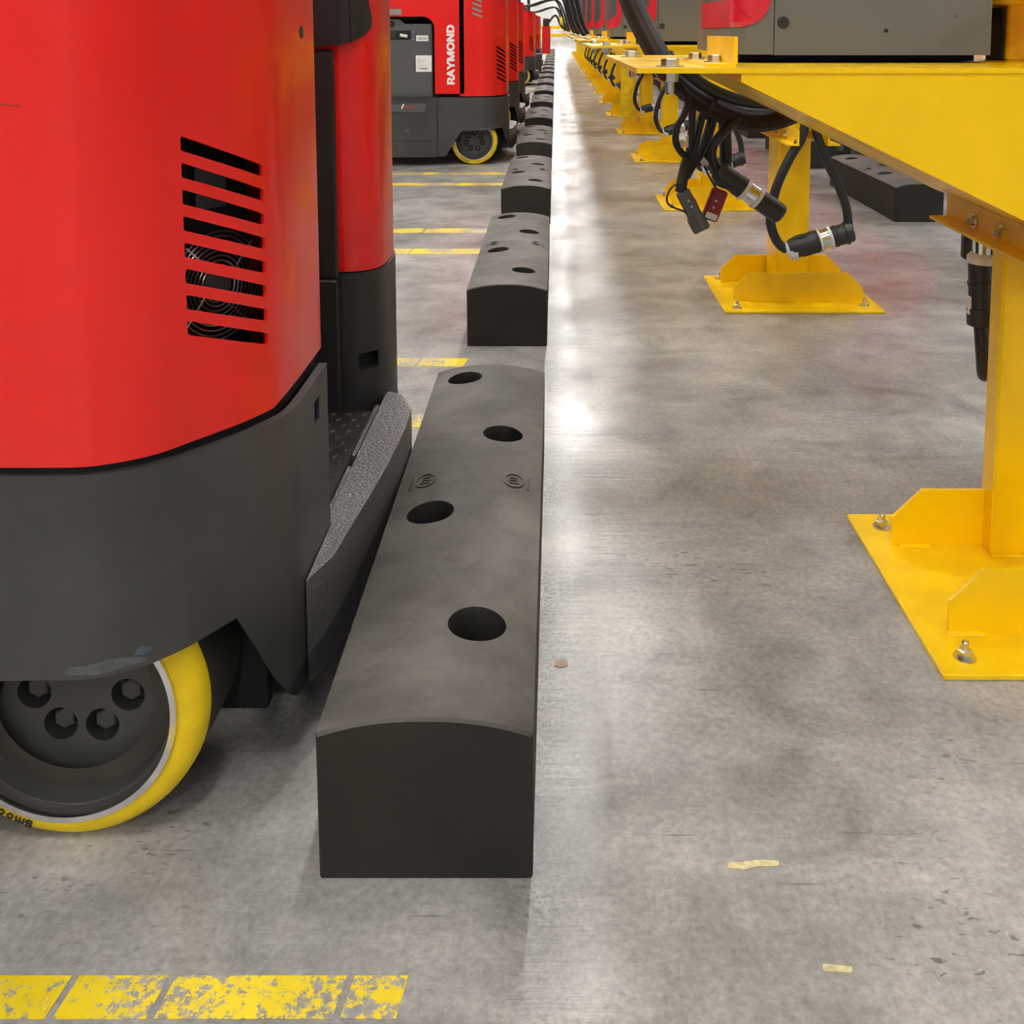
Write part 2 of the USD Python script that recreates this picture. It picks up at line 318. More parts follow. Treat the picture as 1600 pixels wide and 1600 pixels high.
# ---------------------------------------------------------------- floor lines
def line(xa, xb, ya, yb, skew, cuts, label):
    """painted line from xb (left) to xa (right) in separately laid lengths with slanted ends"""
    edges = [xb] + list(cuts) + [xa]; t = Thing('floor_line', ((xa + xb) / 2, (ya + yb) / 2, 0), label, 'floor marking', 'yellow bay lines on the floor')
    for a, b in zip(edges, edges[1:]):
        p = Polygon([(a + .004, ya), (b - .004, ya), (b - .004 + skew, yb), (a + .004 + skew, yb)])
        t.part('painted_length', ext(p, 0.0002, 0.0008), 'worn_yellow_paint', smooth=False)
line(-.158, -2.6, .9416, .9896, .006, [-2.1, -1.6, -1.1, -.62, -.515, -.412, -.223], 'worn yellow painted line at the bottom left, closest to the camera, with slanted breaks')
for (ya, yb, xr), w in zip([(2.4925, 2.5785, -.2845), (2.9595, 3.0368, -.272), (4.4907, 4.5975, -.2845), (4.966, 5.08, -.2845), (6.497, 6.606, -.2845), (6.989, 7.116, -.2845)],
        ['yellow floor line seen just behind the dark step of the near truck', 'yellow floor line ending in the gap between the first and second wheel stops', 'yellow floor line beside the second wheel stop, nearer of its pair', 'yellow floor line beside the far end of the second wheel stop, farther of its pair',
         'yellow floor line beside the third wheel stop, nearer of its pair', 'yellow floor line just in front of the second parked truck']):
    line(xr, -3.4, ya, yb, .012, [-2.6, -1.9, -1.3, -.8 if ya < 4 else -.7, -.42] if ya < 3.5 else [-2.6, -1.9, -1.25, -.66], w)
for k in (3, 4, 5, 6, 7, 8):
    for off in (2.4925, 2.966):
        line(-.2845, -3.4, off + PITCH * k + (.12 if off < 2.6 else .0), off + PITCH * k + (.21 if off < 2.6 else .09), .012, [-2.0, -1.0],
             f'yellow floor line at the {ORD[k]} wheel stop from the camera, {"near" if off < 2.6 else "far"} one of its pair')

# ---------------------------------------------------------------- debris on the floor
def chip(x, y, pts, material, label, cat='debris', h=.0015):
    e = ext(Polygon(pts).buffer(.0015, quad_segs=2), .0003, h); e.apply_translation((x, y, 0))
    one('paint_chip' if cat == 'paint chip' else 'floor_spot', e, material, label, cat)
simple('pale_yellow', (0.62, 0.55, 0.3), .7, var=.3, vscale=90)
simple('tan_spot', (0.42, 0.34, 0.25), .7, var=.2, vscale=90)
chip(.238, 1.134, [(-.03, -.004), (-.012, -.006), (.004, -.001), (.028, -.001), (.03, .004), (.008, .006), (-.014, .002), (-.028, .002)], 'pale_yellow', 'pale yellow scrape on the floor right of the first wheel stop', 'paint chip')
chip(.300, .998, [(-.013, -.002), (.014, -.004), (.016, .0), (-.012, .003)], 'pale_yellow', 'small pale yellow splinter lying on the floor at the bottom right', 'paint chip')
chip(.0085, 1.527, [(-.009, -.006), (.0, -.01), (.009, -.005), (.009, .006), (.0, .01), (-.008, .006)], 'tan_spot', 'round tan spot on the floor close to the right side of the first wheel stop', 'stain')

# ================================================================ wheel stops
WX0, WX1 = -.2805, -.026
def arch(x):                      # height of the rounded top
    u = (x - (WX0 + WX1) / 2) / ((WX1 - WX0) / 2); return .181 + .0195 * (1 - np.minimum(np.abs(u), 1) ** 2.3)
def wheel_stop(ya, label, group):
    xc = (WX0 + WX1) / 2; L = 1.268
    t = Thing('wheel_stop', (xc, ya + L / 2, 0), label, 'wheel stop', group)
    xs = np.linspace(WX0, WX1, 41)
    def prof(s):
        top = [(xc + (x - xc) * (1 - s / .127), arch(x) - s) for x in xs]
        q = [(WX0 + s + .001, .0 ), (WX1 - s - .001, .0)] + top[::-1]
        return Polygon(q)
    b = cat(*[ext_xz(prof(s), ya + a, ya + c) for s, a, c in ((0, .0035, L - .0035),)])
    body = man(b)
    e1 = man(ext_xz(prof(.0028), ya, ya + .001)); e2 = man(ext_xz(prof(.0028), ya + L - .001, ya + L))
    m1 = man(ext_xz(prof(0), ya + .0035, ya + .0045)); m2 = man(ext_xz(prof(0), ya + L - .0045, ya + L - .0035))
    body = body + m3.Manifold.batch_hull([e1, m1]) + m3.Manifold.batch_hull([e2, m2])
    for hx, hy in ((-.105, .197), (-.2105, .521), (-.1035, .852), (-.2105, 1.182)):
        hole = trimesh.creation.revolve(np.array([(0, .003), (.0355, .003), (.036, .175), (.0385, arch(hx) - .004), (.0425, arch(hx) + .006), (.0425, .3), (0, .3)]), sections=40)
        hole.apply_translation((hx, ya + hy, 0)); body = body - man(hole)
    t.part('rubber_block', tri(body), 'pale_top_rubber', smooth=35)
    for ex, sg in ((-.233, -1), (-.074, 1)):      # raised maker's mark: oval ring, three-stroke letter, line of tiny print
        ring = shapely.affinity.scale(Point(0, 0).buffer(1, 24), .0185, .027); ring = ring.difference(shapely.affinity.scale(Point(0, 0).buffer(1, 24), .0158, .0235))
        ring2 = shapely.affinity.scale(Point(0, 0).buffer(1, 24), .0145, .0215); ring2 = ring2.difference(shapely.affinity.scale(Point(0, 0).buffer(1, 24), .0135, .0202))
        glyph = shapely.union_all([sbox(-.008, -.011, .007, -.0085), sbox(-.008, -.00125, .007, .00125), sbox(-.008, .0085, .007, .011), sbox(.005, -.011, .0085, .011), sbox(-.0125, -.003, -.0102, -.0006)])
        dash = shapely.union_all([sbox(.0235, -.026 + .0075 * i, .0275, -.0205 + .0075 * i) for i in range(7)])
        g = shapely.affinity.scale(shapely.union_all([ring, glyph, dash]), sg, 1, origin=(0, 0))
        e = ext(g, 0, .0026); e = e.subdivide_to_size(.012); v = e.vertices
        v[:, 2] += arch(v[:, 0] + ex) - .0006; e.vertices = v + (ex, ya + L / 2, 0); 
        e.vertices[:, 1] += 0.012
        t.part('emblem', e, 'pale_top_rubber', smooth=False, label="raised oval maker's mark")
    return t
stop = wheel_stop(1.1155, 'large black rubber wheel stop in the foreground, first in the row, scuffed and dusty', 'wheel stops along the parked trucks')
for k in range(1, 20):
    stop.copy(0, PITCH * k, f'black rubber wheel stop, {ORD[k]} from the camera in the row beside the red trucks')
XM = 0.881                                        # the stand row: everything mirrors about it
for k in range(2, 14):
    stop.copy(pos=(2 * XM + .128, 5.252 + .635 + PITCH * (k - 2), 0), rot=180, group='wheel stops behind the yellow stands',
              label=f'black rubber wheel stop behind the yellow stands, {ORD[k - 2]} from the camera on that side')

# ================================================================ trucks
SK = [(-.864, 1.10), (-.8, 1.10), (-.74, 1.10), (-.68, 1.10), (-.63, 1.10), (-.59, 1.10), (-.563, 1.1001), (-.54, 1.1006), (-.515, 1.1034), (-.492, 1.111), (-.472, 1.1202), (-.449, 1.138), (-.43, 1.157), (-.385, 1.216), (-.3575, 1.265), (-.349, 1.285), (-.3445, 1.31), (-.3425, 1.36), (-.3424, 1.49)]
RD = [(-.662, 1.10), (-.63, 1.10), (-.60, 1.10), (-.565, 1.1001), (-.54, 1.1008), (-.5157, 1.1051), (-.4855, 1.1187), (-.4573, 1.1399), (-.432, 1.1731), (-.3893, 1.2328), (-.3655, 1.280), (-.3570, 1.315), (-.3535, 1.36), (-.3526, 1.40), (-.3526, 1.490), (-.356, 1.505), (-.37, 1.512)]
def smooth_line(pts, k=5):
    p = spline([(x, y, 0) for x, y in pts], k)[:, :2]; return [tuple(q) for q in p]

def truck():
    O = (-1.3, 1.675, 0)
    t = Thing('reach_truck', O, 'red and dark grey electric truck cut off by the left edge, nearest to the camera', 'forklift', 'red trucks parked along the wheel stops')
    RDs = smooth_line(RD); SKs = smooth_line(SK)
    # --- red rear cover: hollow, with slanted vent slots through the angled corner
    outer = Polygon(RDs + [(-.70, 1.512), (-.70, 1.10)]).buffer(0)
    inner = Polygon([(x, y) for x, y in outer.buffer(-.006).exterior.coords])
    slab = lambda q: ext_xz(q, 1.0, 1.7)
    sil = Polygon([(-.70, .512), (-.365, .512), (-.3515, .5255), (-.3515, 1.288), (-.43, 1.318), (-.70, 1.352)])
    body = man(ext(outer, .512, 1.5)) ^ man(slab(Polygon([(-.72, .511)] + [(-.366, .511), (-.3500, .5255), (-.3500, 1.288), (-.43, 1.318), (-.72, 1.352)])))
    body = body - man(ext(inner, .52, 1.29))
    a, b = np.array((-.4322, 1.1729)), np.array((-.3709, 1.2769)); d = (b - a) / np.linalg.norm(b - a); nrm = np.array((d[1], -d[0])); L = np.linalg.norm(b - a)
    def on_diag(m, off):            # (s along, depth out, z) -> world
        v = m.vertices.copy(); w = a + np.outer(v[:, 0], d) + np.outer(v[:, 1] + off, nrm); m.vertices = np.column_stack([w, v[:, 2]]); return m
    for i in range(8):
        zl, zr = .8775 - .0312 * i, .8296 - .0309 * i
        q = Polygon([(0, zl), (L, zr), (L, zr - .0150), (0, zl - .0172)]).buffer(-.0022).buffer(.0022, quad_segs=3)
        body = body - man((lambda m: (m.fix_normals(), m)[1])(on_diag(ext_xz(q, -.03, .03), 0)))
    cover = t.part('rear_cover', tri(body), 'red_paint', smooth=30)
    # grey louvre field on the flat side (higher up)
    for i in range(8):
        z = 1.078 + .0365 * i
        t.part('louvre', ext_xz(Polygon([(-.606, z + .026), (-.536, z), (-.536, z + .017), (-.606, z + .043)]), 1.0965, 1.1015), 'grey_print', smooth=False, under=cover)
    t.part('screw', cyl((-.360, 1.4256, .9956), (-.3515, 1.4256, .9956), .0095, 20), 'black_rubber', under=cover)
    # --- cooling fan and black panel behind the slots
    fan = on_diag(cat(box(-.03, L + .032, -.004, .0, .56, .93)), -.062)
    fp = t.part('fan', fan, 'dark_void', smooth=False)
    rings = []
    for r in np.arange(.026, .075, .0062):
        rg = trimesh.creation.torus(r, .0011, major_sections=44, minor_sections=5); rg.vertices = rg.vertices[:, [0, 2, 1]]; rings.append(rg)
    for k in range(4):
        an = .4 + k * np.pi / 2; rings.append(cyl((.022 * np.cos(an), 0, .022 * np.sin(an)), (.074 * np.cos(an + .3), 0, .074 * np.sin(an + .3)), .0013, 6))
    g = cat(*rings); g.apply_translation((L * .68, 0, .678)); t.part('fan_guard', on_diag(g, -.04), 'zinc', under=fp)
    h = lathe([(0, -.012), (.022, -.012), (.022, .004), (0, .004)], (L * .68, 0, .678), 'y', 28); t.part('fan_hub', on_diag(h, -.045), 'wheel_grey', under=fp)
    t.part('data_plate', on_diag(box(L * .52, L * .92, 0, .002, .775, .832), -.055), 'battery_grey', smooth=False, under=fp)
    # --- dark gap band between cover and skirt
    t.part('gap_band', ext(Polygon(outer.buffer(-.009)), .470, .513), 'dark_void')
    # --- dark steel skirt
    band = LineString(SKs).buffer(.012, single_sided=True, cap_style='flat')
    if not band.intersects(Point(-.45, 1.146).buffer(.004)): band = LineString(SKs).buffer(-.012, single_sided=True, cap_style='flat')
    sk = man(ext(band, .071, .5025))
    cut = Polygon([(-.83, -.1), (-.83, .05), (-.806, .071), (-.706, .235), (-.685, .258), (-.5397, .2595), (-.4513, .2673), (-.3954, .2733), (-.3799, .2207), (-.3649, .1605), (-.3519, .1211), (-.3465, .107), (-.30, .107), (-.30, -.1)])
    sk = sk - man(ext_xz(cut, 1.0, 1.6)) - man(box(-.39, -.30, 1.406, 1.436, .438, .472))
    skirt = t.part('skirt', tri(sk), 'dark_steel', smooth=30)
    shell = LineString(SKs).buffer(-.0005, single_sided=True, cap_style='flat')
    if not shell.intersects(Point(-.45, 1.1365).buffer(.0012)) or band.contains(shell.representative_point()): shell = LineString(SKs).buffer(.0005, single_sided=True, cap_style='flat')
    sh = man(ext(shell, .2, .5))
    for nm, q, c in (('scuff_mark', [(-.484, .283), (-.476, .281), (-.470, .284), (-.472, .287), (-.480, .2885)], 'scuff_blue'), ('scuff_mark', [(-.56, .268), (-.53, .266), (-.50, .270), (-.475, .273), (-.48, .277), (-.51, .281), (-.535, .275), (-.555, .274)], 'scuff_pale')):
        t.part(nm, tri(sh ^ man(ext_xz(Polygon(q).buffer(.0015, quad_segs=3), 1.0, 1.25))), c, smooth=False, under=skirt)
    t.part('scuff_mark', ext_xz(Polygon([(-.64, .9175), (-.60, .9185), (-.575, .9165), (-.575, .9175), (-.60, .9205), (-.64, .9190)]), 1.0994, 1.1), 'scuff_dark', smooth=False, under=cover)
    t.part('wheel_well_dark', cat(box(-.86, -.40, 1.335, 1.36, .06, .47), box(-.86, -.56, 1.12, 1.34, .40, .465), box(-.56, -.41, 1.225, 1.34, .40, .465), box(-.405, -.358, 1.38, 1.475, .20, .465)), 'dark_void', smooth=False)  # black boxes put in so the wheel well reads as deep shade
    # --- drive wheel
    wc = (-.602, 0, .174); wheel = t.part('drive_wheel', lathe([(.10, 1.20), (.142, 1.20), (.168, 1.20), (.173, 1.196), (.173, 1.315), (.167, 1.323), (.10, 1.323)], wc, 'y', 72), 'tyre_tread', smooth=40)
    t.part('tyre_side', lathe([(.1425, 1.203), (.1425, 1.167), (.150, 1.1665), (.160, 1.170), (.168, 1.178), (.172, 1.188), (.1732, 1.198), (.165, 1.205), (.1425, 1.205)], wc, 'y', 72), 'yellow_tyre', smooth=50, under=wheel, label='yellow tyre sidewall')
    t.part('rim_ring', lathe([(.134, 1.205), (.1335, 1.171), (.1350, 1.1615), (.1425, 1.1618), (.1432, 1.172), (.1432, 1.205)], wc, 'y', 72), 'chrome', smooth=40, under=wheel, label='bright metal rim ring')
    disc = man(lathe([(0, 1.255), (.1335, 1.255), (.1335, 1.180), (.129, 1.178), (.1265, 1.197), (.118, 1.213), (.104, 1.220), (.0, 1.222)], wc, 'y', 72))
    bolts = []
    for k in range(7):
        an = -math.pi / 2 + (k + .47) * 2 * math.pi / 7; bx, bz = wc[0] + .061 * math.cos(an), wc[2] + .061 * math.sin(an)
        disc = disc - man(cyl((bx, 1.18, bz), (bx, 1.25, bz), .0215, 28)); bolts.append((bx, bz))
    t.part('hub', tri(disc), 'wheel_grey', smooth=35, under=wheel)
    for bx, bz in bolts:
        t.part('lug_bolt', hexbolt((bx, 1.25, bz), .0145, .018, 0, up=(0, -1, 0)), 'wheel_grey', smooth=25, under=wheel)
    word = []                                       # lettering on the sidewall, tops outward
    for i, ch in enumerate('Smooth'):
        m = meshkit.text_mesh(ch, .0115, .0012, bold=True); m.apply_translation((-m.bounds[:, 0].mean(), 0, 0))
        an = -math.pi / 2 - .305 - [0, .078, .162, .238, .30, .355][i]
        up = np.array((math.cos(an), 0, math.sin(an))); rt = np.array((math.sin(an), 0, -math.cos(an))); v = m.vertices
        m.vertices = np.array((wc[0], 1.1655, wc[2])) + np.outer(v[:, 0], rt) + np.outer(v[:, 1], up) + up * .1485 + np.outer(v[:, 2], (0, -1, 0)) + np.outer(v[:, 1], (0, .28, 0)); word.append(m)
    t.part('lettering', cat(*word), 'black_print', smooth=False, under=wheel, label='black lettering on the yellow sidewall')
    # --- battery side: red frame panel, battery, lower cover
    P = sbox(-2.75, .53, -.668, 1.36).difference(shapely.union_all([sbox(-2.9, .40, -.88 - .085, 1.088), sbox(-2.9, .40, -.88, 1.003), Point(-.965, 1.003).buffer(.085)]))
    panel = t.part('side_panel', ext_xz(P.intersection(Polygon([(-2.75, .5), (-.668, .5), (-.668, 1.352), (-1.6, 1.36), (-2.75, 1.36)])), 1.10, 1.14), 'red_paint', smooth=30)
    m = heavy_text('RAYMOND', .1, .02, .0052); bb = m.bounds; v = (m.vertices - bb[0]) / (bb[1] - bb[0])
    m.vertices = np.column_stack([-.735 - v[:, 1] * .058, 1.1012 - v[:, 2] * .0022, .597 + v[:, 0] * .432]); m.fix_normals()
    t.part('lettering', m, 'white_print', smooth=False, under=panel, label='white vertical lettering')
    t.part('warning_plate', cat(box(-1.31, -1.113, 1.098, 1.1005, 1.1, 1.142)), 'grey_print', smooth=False, under=panel)
    t.part('warning_plate', cat(box(-1.31, -1.111, 1.098, 1.1005, 1.147, 1.162)), 'red_plastic', smooth=False, under=panel, label='red heading strip of the warning plate')
    t.part('body_core', cat(box(-2.75, -.70, 1.142, 2.2, .17, .53), box(-2.75, -.70, 1.30, 1.50, .53, 1.30), box(-2.75, -1.0, 1.142, 2.22, 1.07, 1.33), box(-2.72, -1.0, 1.75, 2.2, .53, 1.07)), 'dark_void', smooth=False)
    bat = t.part('battery', cbox(-2.6, -.897, 1.125, 1.74, .50, 1.036, .008), 'battery_grey')
    lug = Polygon([(-1.30, 1.03), (-1.30, 1.048), (-1.255, 1.068), (-1.13, 1.068), (-1.085, 1.03)]).difference(Point(-1.188, 1.037).buffer(.021))
    t.part('lifting_lug', ext_xz(lug, 1.124, 1.132), 'battery_grey', under=bat)
    t.part('eye_hole', cyl((-1.188, 1.1265, 1.032), (-1.188, 1.1215, 1.032), .021, 20), 'dark_void', under=bat)
    t.part('socket_recess', cbox(-1.30, -1.052, 1.1215, 1.13, .922, .988, .004), 'dark_void', under=bat)
    t.part('socket', cbox(-1.262, -1.155, 1.117, 1.125, .93, .983, .004), 'black_plastic', under=bat)
    t.part('plug', cyl((-1.13, 1.119, .955), (-1.075, 1.119, .945), .012, 12), 'white_plastic', under=bat, label='white cable plug')
    for z in (.978, .925): t.part('rivet', cyl((-1.034, 1.1265, z), (-1.034, 1.1215, z), .0055, 12), 'zinc', under=bat)
    pl = t.part('number_label', box(-1.013, -.926, 1.1225, 1.1255, .911, .953), 'white_print', smooth=False, under=bat, label='small white number label')
    pl2 = t.part('data_label', box(-1.018, -.903, 1.1225, 1.1255, .689, .808), 'white_print', smooth=False, under=bat, label='white printed data label')
    rows = [box(-1.008, -.995 + .07 * ((i * 37) % 10) / 10, 1.1215, 1.1226, .782 - .0105 * i, .7835 - .0105 * i) for i in range(8)]
    t.part('print_lines', cat(*rows, box(-.985, -.935, 1.1215, 1.1226, .708, .717)), 'grey_print', smooth=False, under=bat)
    m = meshkit.text_mesh('00UJ5', .02, .0012, bold=True); m.vertices = m.vertices - m.bounds[0]; s = .062 / m.bounds[1][0]
    v = m.vertices * s; m.vertices = np.column_stack([-1.0 + v[:, 0], 1.1222 - m.vertices[:, 2] , .922 + v[:, 1]]); m.fix_normals()
    t.part('lettering', m, 'black_print', smooth=False, under=bat)
    lc = sbox(-2.75, .066, -.868, .503)
    lower = t.part('lower_cover', ext_xz(lc.difference(Polygon([(-.80, -.1), (-.80, .05), (-.868, .07), (-.868, -.1)])), 1.10, 1.15), 'dark_steel')
    t.part('trim_panel', ext_xz(Polygon([(-2.6, .404), (-1.25, .404), (-1.05, .398), (-.958, .398), (-.946, .455), (-.96, .458), (-1.14, .455), (-1.262, .435), (-2.6, .43)]).buffer(.003), 1.0945, 1.101), 'battery_grey', under=lower)
    t.part('side_rail', ext_xz(Polygon([(-2.6, .478), (-1.25, .482), (-1.13, .503), (-.90, .5035), (-.90, .512), (-1.13, .512), (-2.6, .50)]), 1.0935, 1.11), 'dark_steel', under=lower)
    m = meshkit.text_mesh('iON', .03, .0014, bold=True); v = (m.vertices - m.bounds[0]) / (m.bounds[1] - m.bounds[0])
    m.vertices = np.column_stack([-1.098 + v[:, 0] * .06 + v[:, 1] * .006, 1.0946 - v[:, 2] * .0018, .424 + v[:, 1] * .020]); m.fix_normals(); t.part('logo_lettering', m, 'red_plastic', smooth=False, under=lower, label='red battery logo lettering')
    t.part('logo_slash', ext_xz(Polygon([(-1.128, .424), (-1.116, .424), (-1.102, .457), (-1.113, .457)]), 1.092, 1.0946), 'white_print', smooth=False, under=lower, label='white slanted stroke of the logo')
    t.part('plug_disc', lathe([(0, 1.093), (.016, 1.0935), (.018, 1.097), (.018, 1.102), (0, 1.102)], (-1.084, 0, .264), 'y', 24), 'battery_grey', under=lower)
    t.part('seam', cat(box(-2.75, -.88, 1.0985, 1.1, .186, .1885)), 'dark_void', smooth=False, under=lower)
    # --- operator platform with studded mat
    t.part('platform', cat(box(-2.2, -.355, 1.495, 2.24, .085, .19)), 'dark_steel', smooth=False)
    mt = t.part('floor_mat', cbox(-1.0, -.366, 1.492, 2.0, .188, .234, .004), 'mat_rubber')
    dots = []
    for i in range(8):
        for j in range(17):
            dm = trimesh.creation.revolve(np.array([(0.009, 0), (.0062, .0036), (0, .0048)]), sections=8); dm.apply_translation((-.385 - .03 * i - .015 * (j % 2), 1.515 + .029 * j, .2335)); dots.append(dm)
    t.part('mat_studs', cat(*dots), 'mat_rubber', under=mt, kind='stuff')
    t.part('step_bar', cat(cbox(-.3625, -.3535, 1.50, 1.715, .19, .243, .002), cbox(-.3625, -.3535, 1.745, 1.99, .19, .25, .002)), 'textured_steel')
    rb = Polygon([(-.3407, 1.328), (-.318, 1.393), (-.3075, 1.505), (-.2985, 1.60), (-.2905, 1.70), (-.2855, 1.80), (-.2835, 1.87), (-.2845, 1.955), (-.3165, 2.045), (-.345, 2.065), (-.351, 2.055), (-.351, 1.497), (-.3415, 1.49)])
    top = man(ext(rb, .10, .25))
    t.part('rear_bumper', tri(top), 'textured_steel', smooth=20, label='curved dark steel rear bumper')
    # --- far side column: lower cover, red curved panel, black post, pad
    CP = [(-.424, 1.994), (-.395, 2.001), (-.372, 2.016), (-.358, 2.038), (-.351, 2.07), (-.349, 2.12), (-.352, 2.19), (-.368, 2.228), (-.41, 2.243), (-.46, 2.245)]
    CPs = smooth_line(CP, 4); col = Polygon(CPs + [(-.95, 2.245), (-.95, 1.994)])
    silc = Polygon([(-1.0, .5195), (-.30, .5195), (-.30, 1.288), (-.43, 1.318), (-1.0, 1.352)])
    t.part('column_panel', tri(man(ext(col, .51, 1.4)) ^ man(ext_xz(silc, 1.9, 2.4))), 'red_paint', label='tall curved red column panel')
    low = man(ext(col.buffer(.0035), .086, .517)) - man(box(-.395, -.36, 1.9, 2.06, .318, .352).apply_transform(np.eye(4)))
    lp = t.part('column_base', tri(low), 'black_plastic')
    t.part('slot_back', ext(col.buffer(-.018), .30, .37), 'dark_void', under=lp)
    t.part('column_post', cat(cbox(-.93, -.430, 1.984, 2.2, .508, .960, .004)), 'black_plastic')
    t.part('column_post', cat(cbox(-.93, -.430, 1.982, 2.2, .19, .5055, .004)), 'black_plastic')
    # padded rest: follows the column and curves back at its lower right corner
    padp = man(ext(Polygon(smooth_line([(-.43, 1.980), (-.40, 1.985), (-.378, 1.999), (-.364, 2.02), (-.3565, 2.045), (-.354, 2.075)], 4) + [(-.40, 2.09), (-.43, 2.0)]).union(sbox(-.95, 1.976, -.42, 2.1)), .90, 1.33))
    pz = Polygon([(-1.0, .965), (-.46, .966), (-.425, .968), (-.395, .975), (-.372, .988), (-.3625, 1.003), (-.361, 1.02), (-.3655, 1.05), (-.369, 1.09), (-.37, 1.30), (-1.0, 1.30)])
    t.part('backrest_pad', tri(padp ^ man(ext_xz(pz, 1.9, 2.3))), 'black_plastic', smooth=40)
    # --- load wheels, overhead guard, grab hose at the top
    for wx, wy in ((-2.45, 1.30), (-2.45, 2.1), (-.62, 2.12)):
        t.part('caster_wheel', lathe([(0, -.04), (.06, -.04), (.066, -.03), (.066, .03), (.06, .04), (0, .04)], (wx, wy, .066), 'y', 24), 'tyre_tread')
    t.part('outrigger', cat(box(-2.7, -2.2, 1.16, 1.28, .132, .2), box(-2.7, -2.2, 2.15, 2.24, .132, .2), box(-.7, -.54, 2.06, 2.18, .132, .19)), 'dark_steel', smooth=False)
    t.part('guard_post', tube([(-.62, 1.2, 1.32), (-.62, 1.2, 1.7), (-.70, 1.2, 2.25)], .028, 10), 'black_plastic')
    t.part('guard_post', tube([(-.66, 2.15, 1.32), (-.66, 2.15, 1.7), (-.74, 2.15, 2.25)], .028, 10), 'black_plastic')
    t.part('overhead_guard', cat(*[box(-2.3, -.66, y - .02, y + .02, 2.2, 2.25) for y in (1.2, 1.44, 1.68, 1.92, 2.15)], box(-.72, -.66, 1.18, 2.17, 2.2, 2.26), box(-2.34, -2.28, 1.18, 2.17, 2.2, 2.26)), 'black_plastic', smooth=False)
    t.part('mast', cat(box(-2.62, -2.45, 1.35, 1.45, .2, 2.6), box(-2.62, -2.45, 1.95, 2.05, .2, 2.6), box(-2.6, -2.48, 1.45, 1.95, 2.4, 2.5), box(-2.6, -2.48, 1.45, 1.95, 1.36, 1.42)), 'black_plastic', smooth=False)
    t.part('control_console', tri(m3.Manifold.hull_points(np.array([(x, y, z) for y in (1.13, 1.48) for x, z in ((-.40, 1.30), (-.95, 1.36), (-.93, 1.43), (-.55, 1.40))], np.float32))), 'black_plastic')
    return t
tr = truck()
TDY = 6.343
for dy, dx, lab in ((TDY, -.02, 'red truck with vertical white lettering and grey battery, parked in the middle distance'),
                    (TDY + 2.04, -.012, 'red truck right behind the one with vertical lettering, only its vented corner showing'),
                    (TDY + 4.12, -.02, 'red truck, third in the close group beyond the empty bays'),
                    (TDY + 10.50, -.02, 'red truck standing alone beyond the close group of three, yellow-rimmed wheel showing'),
                    (TDY + 17.2, -.02, 'far red truck, last before the end of the row')):
    tr.copy(dx, dy - (.03 if dy < 11 else 0), lab, rot=2.5 if dy < 11 else 0)
for k, lab in ((3, 'red truck parked on the other side of the yellow stands, nearest there'), (4, 'red truck parked on the other side of the yellow stands, second there'), (5, 'red truck parked on the other side of the yellow stands, third there'), (7, 'red truck parked on the other side of the yellow stands, farthest there')):
    tr.copy(pos=(2 * XM + 1.3 + .02, 1.675 + PITCH * k + .1, 0), rot=180, label=lab, group='red trucks parked behind the yellow stands')

